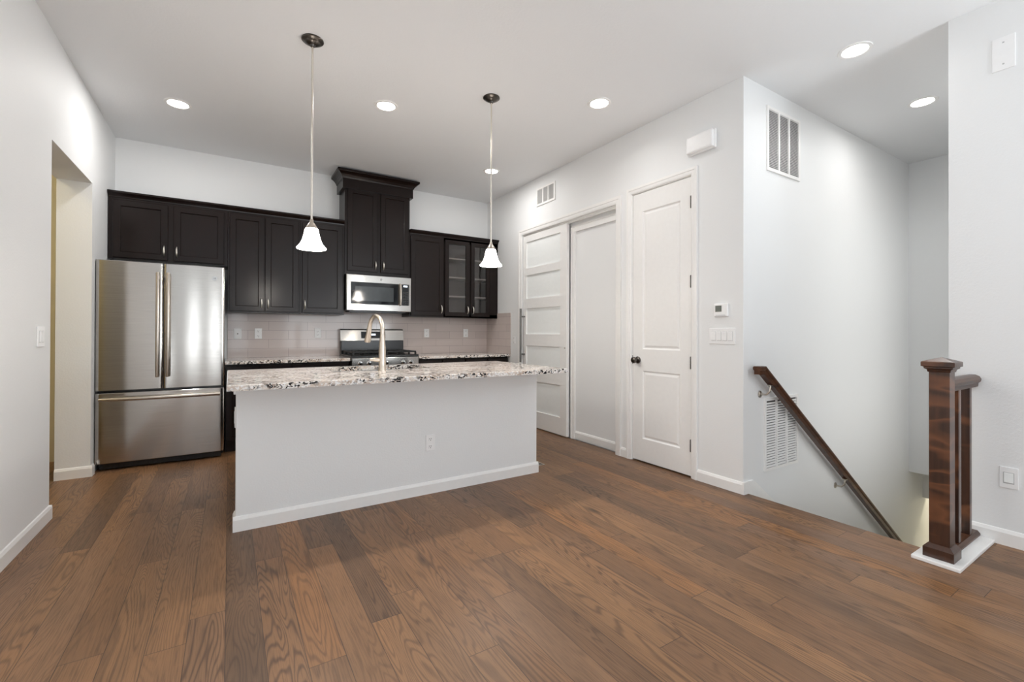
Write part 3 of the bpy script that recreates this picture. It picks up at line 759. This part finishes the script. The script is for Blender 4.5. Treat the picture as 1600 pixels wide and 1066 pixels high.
# undermount sink
m = MB(); t_ = .004; zb = CU - .19
for d, zz in ((0, 1),):
    A = [(sx0 - .008, sy0 - .008), (sx1 + .008, sy0 - .008), (sx1 + .008, sy1 + .008), (sx0 - .008, sy1 + .008)]
    Bq = [(sx0 + .012, sy0 + .012), (sx1 - .012, sy0 + .012), (sx1 - .012, sy1 - .012), (sx0 + .012, sy1 - .012)]
    R = [(sx0 - .025, sy0 - .025), (sx1 + .025, sy0 - .025), (sx1 + .025, sy1 + .012), (sx0 - .025, sy1 + .012)]
    for k in range(4):
        j = (k + 1) % 4
        m.face([(*R[k], CU - .001), (*R[j], CU - .001), (*A[j], CU - .001), (*A[k], CU - .001)])
        m.face([(*A[k], CU - .001), (*A[j], CU - .001), (*Bq[j], zb), (*Bq[k], zb)])
    m.face([(*p, zb) for p in Bq])
    m.face([(*p, zb - .003) for p in Bq])
    for k in range(4):
        j = (k + 1) % 4; m.face([(*R[k], CU - .001), (*R[j], CU - .001), (*Bq[j], zb - .003), (*Bq[k], zb - .003)])
sk_ = thing('kitchen_sink', (1.0, 3.58, zb - .003), 'stainless undermount sink sunk into the island top behind the faucet', 'sink')
m.build('basin', 'sink', sk_)
MB().lathe([(.045, .001), (.045, .004), (.03, .003), (.0001, .0015)], (1.0, 3.58, zb), n=24).build('drain', 'chrome', sk_, True)
# faucet
FX, FYY = .957, 3.325
fa = thing('kitchen_faucet', (FX, FYY, CT), 'tall gooseneck satin nickel faucet standing on the island top', 'faucet')
MB().lathe([(.0001, 0), (.029, 0), (.029, .006), (.0265, .01), (.025, .06), (.0255, .15), (.024, .17), (.0185, .23), (.0165, .26), (.0001, .262)], (FX, FYY, CT), n=28).build('body', 'faucet', fa, True)
dx, dy = -.045, .19                                                 # spout reaches over the basin
pts, rad = [], []
z0_ = CT + .255; zt = z0_ + .045; R_ = .105
for i in range(4): pts.append((FX, FYY, z0_ + .045 * i / 3)); rad.append(.0155)
for i in range(1, 19):
    a = PI * i / 18 * .93; h_ = R_ * (1 - math.cos(a)); v_ = R_ * math.sin(a)
    q = h_ / (2 * R_)
    pts.append((FX + dx * q, FYY + dy * q, zt + v_)); rad.append(.0150)
lx_ = Vector(pts[-1]); dirn = (lx_ - Vector(pts[-2])).normalized()
spt = MB().tube(pts, rad, 16).build('spout', 'faucet', fa, True)
e0 = lx_ + dirn * -.004
MB().tube([e0, e0 + dirn * .012, e0 + dirn * .05, e0 + dirn * .11, e0 + dirn * .125], [.0155, .0172, .019, .0245, .0225], 18).build('spray_head', 'faucet', fa, True)
MB().tube([(FX, FYY, CT + .075), (FX - .035, FYY + .004, CT + .078)], [.016, .016], 14).tube([(FX - .033, FYY + .004, CT + .078), (FX - .05, FYY + .006, CT + .08), (FX - .085, FYY + .012, CT + .082)], [.018, .0165, .009], 14).build('lever', 'faucet', fa, True)

# ================================================================== WALL PLATES, VENTS, CONTROLS
def plate_map(axis, x, y, z):                                       # maps (u,v,d) with d outwards from the wall
    return {'-Y': lambda u, v, d: (x + u, y - d, z + v), '-X': lambda u, v, d: (x - d, y - u, z + v), '+X': lambda u, v, d: (x + d, y + u, z + v)}[axis]
def pbox(mp, u0, u1, v0, v1, d0, d1, bev=0):
    p, q = mp(u0, v0, d0), mp(u1, v1, d1)
    return MB().box(p[0], q[0], p[1], q[1], p[2], q[2], bev)
def outlet(axis, x, y, z, label, kind='duplex', group=None, w=.07, h=.115):
    mp = plate_map(axis, x, y, z)
    t = thing('outlet' if kind != 'cable' else 'cable_outlet', mp(0, 0, 0), label, 'outlet', group)
    pbox(mp, -w / 2, w / 2, -h / 2, h / 2, .0002, .006, .002).build('cover_plate', 'plastic', t)
    if kind == 'duplex':
        for v in (-.027, .027):
            o = pbox(mp, -.017, .017, v - .014, v + .014, .005, .008, .001).build('receptacle', 'plastic', t)
            m = MB()
            for u in (-.006, .006):
                p, q = mp(u - .0013, v - .002, .0075), mp(u + .0013, v + .007, .0085); m.box(p[0], q[0], p[1], q[1], p[2], q[2])
            p, q = mp(-.0025, v - .011, .0075), mp(.0025, v - .006, .0085); m.box(p[0], q[0], p[1], q[1], p[2], q[2])
            m.build('slots', 'slot', o)
    elif kind == 'cable':
        pbox(mp, -.006, .006, -.006, .006, .005, .016, .002).build('jack', 'dark_nickel', t)
    elif kind == 'gfci':
        o = pbox(mp, -.017, .017, -.034, .034, .005, .008, .001).build('receptacle', 'plastic', t)
        for v in (-.02, .02):
            m = MB()
            for u in (-.006, .006):
                p, q = mp(u - .0013, v - .004, .0075), mp(u + .0013, v + .005, .0085); m.box(p[0], q[0], p[1], q[1], p[2], q[2])
            p, q = mp(-.0025, v - .011, .0075), mp(.0025, v - .007, .0085); m.box(p[0], q[0], p[1], q[1], p[2], q[2])
            m.build('slots', 'slot', o)
    return t
TB = YB - .010
OG = 'white outlets on the tiled backsplash'
outlet('-Y', .075, TB, 1.15, 'white cable plate nearest the refrigerator on the tile', 'cable', OG)
outlet('-Y', .27, TB, 1.152, 'white outlet on the tile, second from the refrigerator', 'duplex', OG)
outlet('-Y', .88, TB, 1.16, 'white outlet on the tile just left of the range', 'gfci', OG)
outlet('-Y', 2.234, TB, 1.163, 'white outlet on the tile just right of the range', 'duplex', OG)
outlet('-Y', 2.815, TB, 1.165, 'white outlet on the tile under the glass-door cabinet', 'duplex', OG)
outlet('-Y', 1.24, iy, .368, 'white outlet on the front panel of the island', 'duplex')
outlet('-X', XR, 4.98, 1.075, 'small white plate between the backsplash and the sliding door', 'duplex', w=.045, h=.09)
outlet('-X', ix0, iy + .055, .66, 'white outlet on the left end of the island', 'gfci')

def switch(axis, x, y, z, n, label, w, h=.12):
    mp = plate_map(axis, x, y, z)
    t = thing('light_switch', mp(0, 0, 0), label, 'light switch')
    pbox(mp, -w / 2, w / 2, -h / 2, h / 2, .0002, .006, .002).build('cover_plate', 'plastic', t)
    for i in range(n):
        u = (i - (n - 1) / 2) * .046
        pbox(mp, u - .018, u + .018, -.035, .035, .0055, .0065).build('rocker_gap', 'plastic_grey', t)
        pbox(mp, u - .0165, u + .0165, -.033, .033, .006, .010, .0015).build('rocker', 'plastic', t)
    return t
switch('-X', XR, 2.04, 1.148, 4, 'white four-gang switch plate below the thermostat', .212)
switch('+X', XL, 3.72, 1.137, 2, 'white two-gang switch plate on the left wall by the hall opening', .118)
# thermostat
mp = plate_map('-X', XR, 2.042, 1.345)
t = thing('thermostat', mp(0, 0, 0), 'white wall thermostat with grey screen above the four-gang switch', 'thermostat')
pbox(mp, -.055, .055, -.05, .05, .0002, .022, .006).build('body', 'plastic', t)
pbox(mp, -.042, .010, -.012, .035, .021, .0235, .001).build('screen', 'lcd', t, label='grey display screen')
m = pbox(mp, -.04, .04, -.040, -.036, .021, .023); m.build('button_line', 'plastic_grey', t)
# door chime
mp = plate_map('-X', XR, 2.205, 2.672)
t = thing('door_chime', mp(0, 0, 0), 'white door chime box high above the panel door', 'door chime')
pbox(mp, -.125, .125, -.075, .075, .0002, .03, .012).build('base', 'plastic', t)
pbox(mp, -.118, .118, -.068, .07, .028, .06, .014).build('cover', 'plastic', t)
# blank plate high on the near right wall and night-light outlet
mp = plate_map('-X', XC, .662, 2.737)
t = thing('blank_plate', mp(0, 0, 0), 'white blank cover plate high on the near right wall', 'wall plate')
pbox(mp, -.045, .045, -.092, .092, .0002, .007, .002).build('cover_plate', 'plastic', t)
m = MB()
for v in (-.06, .06): p, q = mp(-.004, v - .004, .0065), mp(.004, v + .004, .0075); m.box(p[0], q[0], p[1], q[1], p[2], q[2])
m.build('screws', 'plastic_grey', t)
mp = plate_map('-X', XC, .645, .376)
t = thing('night_light', mp(0, 0, 0), 'white guide-light plate low on the wall behind the newel post', 'night light')
pbox(mp, -.036, .036, -.058, .058, .0002, .007, .002).build('cover_plate', 'plastic', t)
pbox(mp, -.021, .021, -.032, .030, .0068, .008).build('lens_frame', 'plastic_grey', t)
pbox(mp, -.018, .018, -.026, .027, .0075, .0095, .001).build('lens', 'frost', t)

def grille(axis, x, y, z, w, h, cols, label, name='return_air_grille', slat=.0125, group=None, d=.012, cover=.42, back='grille'):
    mp = plate_map(axis, x, y, z)
    t = thing(name, mp(0, 0, 0), label, 'vent', group)
    pbox(mp, -w / 2 + .01, w / 2 - .01, -h / 2 + .01, h / 2 - .01, .0003, .001).build('backing', back, t)
    m = MB(); fw_ = .022 if w > .3 else .016
    def add(u0, u1, v0, v1, d0, d1):
        p, q = mp(u0, v0, d0), mp(u1, v1, d1); m.box(p[0], q[0], p[1], q[1], p[2], q[2])
    add(-w / 2, -w / 2 + fw_, -h / 2, h / 2, .0002, d); add(w / 2 - fw_, w / 2, -h / 2, h / 2, .0002, d)
    add(-w / 2 + fw_, w / 2 - fw_, -h / 2, -h / 2 + fw_, .0002, d); add(-w / 2 + fw_, w / 2 - fw_, h / 2 - fw_, h / 2, .0002, d)
    cw = (w - 2 * fw_) / cols
    for i in range(1, cols): add(-w / 2 + fw_ + cw * i - .008, -w / 2 + fw_ + cw * i + .008, -h / 2 + fw_, h / 2 - fw_, .001, d)
    m.build('frame', 'trim', t)
    ns = int((h - 2 * fw_) / slat); m = MB()
    for k in range(ns):                                             # fine angled louvres
        v = -h / 2 + fw_ + slat * (k + .5)
        pts = [mp(-w / 2 + fw_, v - slat * cover, d - .002), mp(-w / 2 + fw_, v - slat * cover + .0015, d - .002), mp(-w / 2 + fw_, v + slat * cover, .0015), mp(-w / 2 + fw_, v + slat * cover - .0015, .0015)]
        a, b = Vector(mp(-w / 2 + fw_, 0, 0)), Vector(mp(w / 2 - fw_, 0, 0))
        m.prism(pts, b - a)
    m.build('louvres', 'trim', t)
    return t
VG = 'return air grilles on the stair wall'
grille('-Y', 3.712, YS, 2.667, .495, .495, 3, 'white square return grille high on the stair wall near the ceiling', group=VG)
grille('-Y', 3.68, YS, .40, .495, .555, 3, 'white return grille low on the stair wall behind the handrail', group=VG, slat=.02, cover=.3, back='slot')
grille('-X', XR, 4.293, 2.812, .37, .215, 3, 'small white supply vent high on the wall over the sliding door', 'supply_vent', .012)
# floor register by the island
t = thing('floor_register', (2.30, 3.36, 0), 'dark floor register in the planks at the right end of the island', 'vent')
B(2.225, 2.375, 3.22, 3.50, .0002, .004, bev=.0015).build('frame', 'nickel', t)
m = MB()
for k in range(12): m.box(2.24, 2.36, 3.236 + k * .0215, 3.246 + k * .0215, .0035, .0052)
m.build('slots', 'slot', t)

# ================================================================== STAIR RAILS
hr = thing('handrail', (3.3, 1.80, .93), 'dark wooden handrail sloping down the stair wall over the low grille', 'handrail')
y0, y1 = 1.772, 1.834
def rail_sec(x, z, nx=0.0):
    pr = [(y0 + .008, .0), (y0 + .002, -.006), (y0, -.016), (y0 + .004, -.026), (y0 + .010, -.031), (y0 + .010, -.058), (y1 - .010, -.058), (y1 - .010, -.031), (y1 - .004, -.026), (y1, -.016), (y1 - .002, -.006), (y1 - .008, .0)]
    return [(x + nx * d, y, z + d) for y, d in pr]
sl = .738
MB().sweep([rail_sec(3.215, .932), rail_sec(3.295, .932, .36), rail_sec(5.95, .932 - (5.95 - 3.295) * sl, .36)]).build('rail', 'rail', hr)
for xb in (3.40, 4.62, 5.75):
    zz = .932 - (xb - 3.295) * sl - .066
    m = MB().lathe([(.0001, 0), (.026, 0), (.026, -.004), (.012, -.008), (.0001, -.009)], (xb - .02, YS - .0002, zz - .075), 'Y', 18)
    m.tube([(xb - .02, YS - .004, zz - .075), (xb - .02, YS - .05, zz - .072), (xb - .015, YS - .070, zz - .05), (xb - .005, YS - .073, zz - .002)], .007, 10)
    m.box(xb - .03, xb + .02, YS - .09, YS - .056, zz - .006, zz + .0)
    m.build('bracket', 'nickel', hr, True)
# newel and guard rail
NX, NY = 3.12, .788
ng = thing('stair_guard_rail', (NX, NY, 0), 'dark stained newel post and short guard rail at the top of the stairs', 'stair railing')
B(3.018, 3.632, .695, .884, .0002, .02, bev=.004).build('base_board', 'trim', ng, label='white painted base board')
hw = .0405
B(NX - hw, NX + hw, NY - hw, NY + hw, .02, .985, bev=.002).build('newel_shaft', 'post', ng)
b = hw + .0195
MB().sweep([[(NX - o, NY - o, z), (NX + o, NY - o, z), (NX + o, NY + o, z), (NX - o, NY + o, z)] for o, z in ((b, .0205), (b, .068), (b - .003, .072), (hw + .004, .088), (hw + .0005, .09))]).build('newel_base', 'post', ng)
MB().sweep([[(NX - o, NY - o, z), (NX + o, NY - o, z), (NX + o, NY + o, z), (NX - o, NY + o, z)] for o, z in ((hw + .0005, .972), (hw + .004, .974), (hw + .006, .985), (hw + .016, .992), (hw + .016, .999), (hw + .025, 1.003), (hw + .025, 1.024), (hw + .022, 1.027), (.002, 1.05))]).build('newel_cap', 'post', ng)
pr = [(-.022, .868), (-.024, .888), (-.034, .898), (-.037, .912), (-.028, .928), (-.012, .936), (.012, .936), (.028, .928), (.037, .912), (.034, .898), (.024, .888), (.022, .868)]
MB().sweep([[(x, NY + d, z) for d, z in pr] for x in (NX + hw - .001, XC - .0005)]).build('top_rail', 'rail', ng)
pr = [(-.034, .0205), (-.034, .03), (-.022, .045), (.022, .045), (.034, .03), (.034, .0205)]
MB().sweep([[(x, NY + d, z) for d, z in pr] for x in (NX + b - .004, XC - .014)]).build('bottom_rail', 'rail', ng)
for x in (3.335, 3.53): B(x - .018, x + .018, NY - .018, NY + .018, .0445, .869, bev=.0015).build('baluster', 'post', ng)

# ================================================================== LAMPS
def can(x, y, label, power, spread=150):
    t = thing('recessed_ceiling_light', (x, y, HC), label, 'ceiling light', 'recessed ceiling lights')
    MB().lathe([(.070, -.003), (.074, -.007), (.092, -.006), (.096, -.0003), (.070, -.0003)], (x, y, HC), n=40, caps=False).build('trim_ring', 'trim', t, True)
    MB().lathe([(.0001, -.006), (.04, -.0055), (.071, -.002), (.071, -.0005), (.0001, -.0005)], (x, y, HC), n=40, caps=False).build('lens', 'lens', t, True, 'glowing round lens')
    l = lamp('recessed_beam', 'AREA', (x, y, HC - .012), power, (1, .98, .96), (0, 0, 0), .14); l.data.spread = math.radians(spread)
    l.parent = t; l.location = (0, 0, -.012)
    return t
CANP = 10
can(-.37, 4.6, 'glowing recessed light over the refrigerator aisle, nearest the left wall', 11, 180)
can(1.09, 3.71, 'glowing recessed light between the two pendants over the island', CANP)
can(2.55, 2.73, 'glowing recessed light in front of the panel door, right of the pendants', 3)
can(2.57, 4.55, 'glowing recessed light behind the right pendant rod near the sliding door', 9, 180)
can(3.50, 1.31, 'glowing recessed light over the top of the stairs, nearer one of two', 2)
can(4.74, 1.31, 'glowing recessed light deeper over the stairwell', 5, 175)

def pendant(x, y, label):
    t = thing('pendant_lamp', (x, y, HC), label, 'pendant lamp', 'pendant lamps over the island')
    MB().lathe([(.066, -.0003), (.067, -.006), (.060, -.012), (.052, -.014), (.045, -.022), (.030, -.030), (.016, -.034), (.012, -.045), (.0001, -.046)], (x, y, HC), n=36).build('canopy', 'dark_nickel', t, True, 'round brushed nickel ceiling canopy')
    MB().tube([(x, y, HC - .04), (x, y, 1.87)], .0062, 12).build('rod', 'pull', t, True)
    MB().lathe([(.0062, 1.895), (.010, 1.89), (.012, 1.875), (.022, 1.862), (.034, 1.842), (.036, 1.828), (.0001, 1.827)], (x, y, 0), n=28).build('socket_cap', 'nickel', t, True)
    sh = MB().lathe([(.030, 1.836), (.037, 1.832), (.042, 1.815), (.048, 1.785), (.057, 1.755), (.068, 1.732), (.082, 1.716), (.088, 1.708), (.087, 1.704), (.080, 1.712), (.065, 1.730), (.054, 1.753), (.045, 1.785), (.039, 1.815), (.030, 1.829)], (x, y, 0), n=40, caps=False).build('shade', 'shade', t, True, 'lit white bell-shaped glass shade')
    MB().lathe([(.0001, 1.735), (.012, 1.738), (.022, 1.752), (.024, 1.768), (.016, 1.79), (.012, 1.825), (.0001, 1.826)], (x, y, 0), n=20).build('bulb', 'bulb', t, True)
    l = lamp('pendant_glow', 'POINT', (0, 0, 0), 8, (1, .93, .82), size=.03); l.parent = t; l.location = (0, 0, 1.715 - HC)
    return t
pendant(.443, 3.13, 'pendant lamp with white bell shade over the left half of the island')
pendant(1.765, 3.13, 'pendant lamp with white bell shade over the right half of the island')
# hall and downstairs lamps
def ceiling_globe(name, x, y, z, power, label, color):
    t = thing(name, (x, y, z), label, 'ceiling light')
    MB().lathe([(.11, -.0003), (.11, -.02), (.10, -.022)], (x, y, z), n=28).build('base', 'nickel', t, True)
    MB().lathe([(.10, -.02), (.12, -.04), (.11, -.07), (.06, -.095), (.0001, -.1)], (x, y, z), n=28, caps=False).build('globe', 'bulb', t, True)
    l = lamp('globe_glow', 'POINT', (0, 0, 0), power, color, size=.06); l.parent = t; l.location = (0, 0, -.17)
ceiling_globe('hall_ceiling_lamp', -1.85, 3.6, HC, 14, 'round hall ceiling lamp out of sight beyond the left opening', (1, .86, .56))
ceiling_globe('downstairs_lamp', 7.55, 1.35, .2, 22, 'round ceiling lamp at the bottom of the stairs', (1, .88, .62))
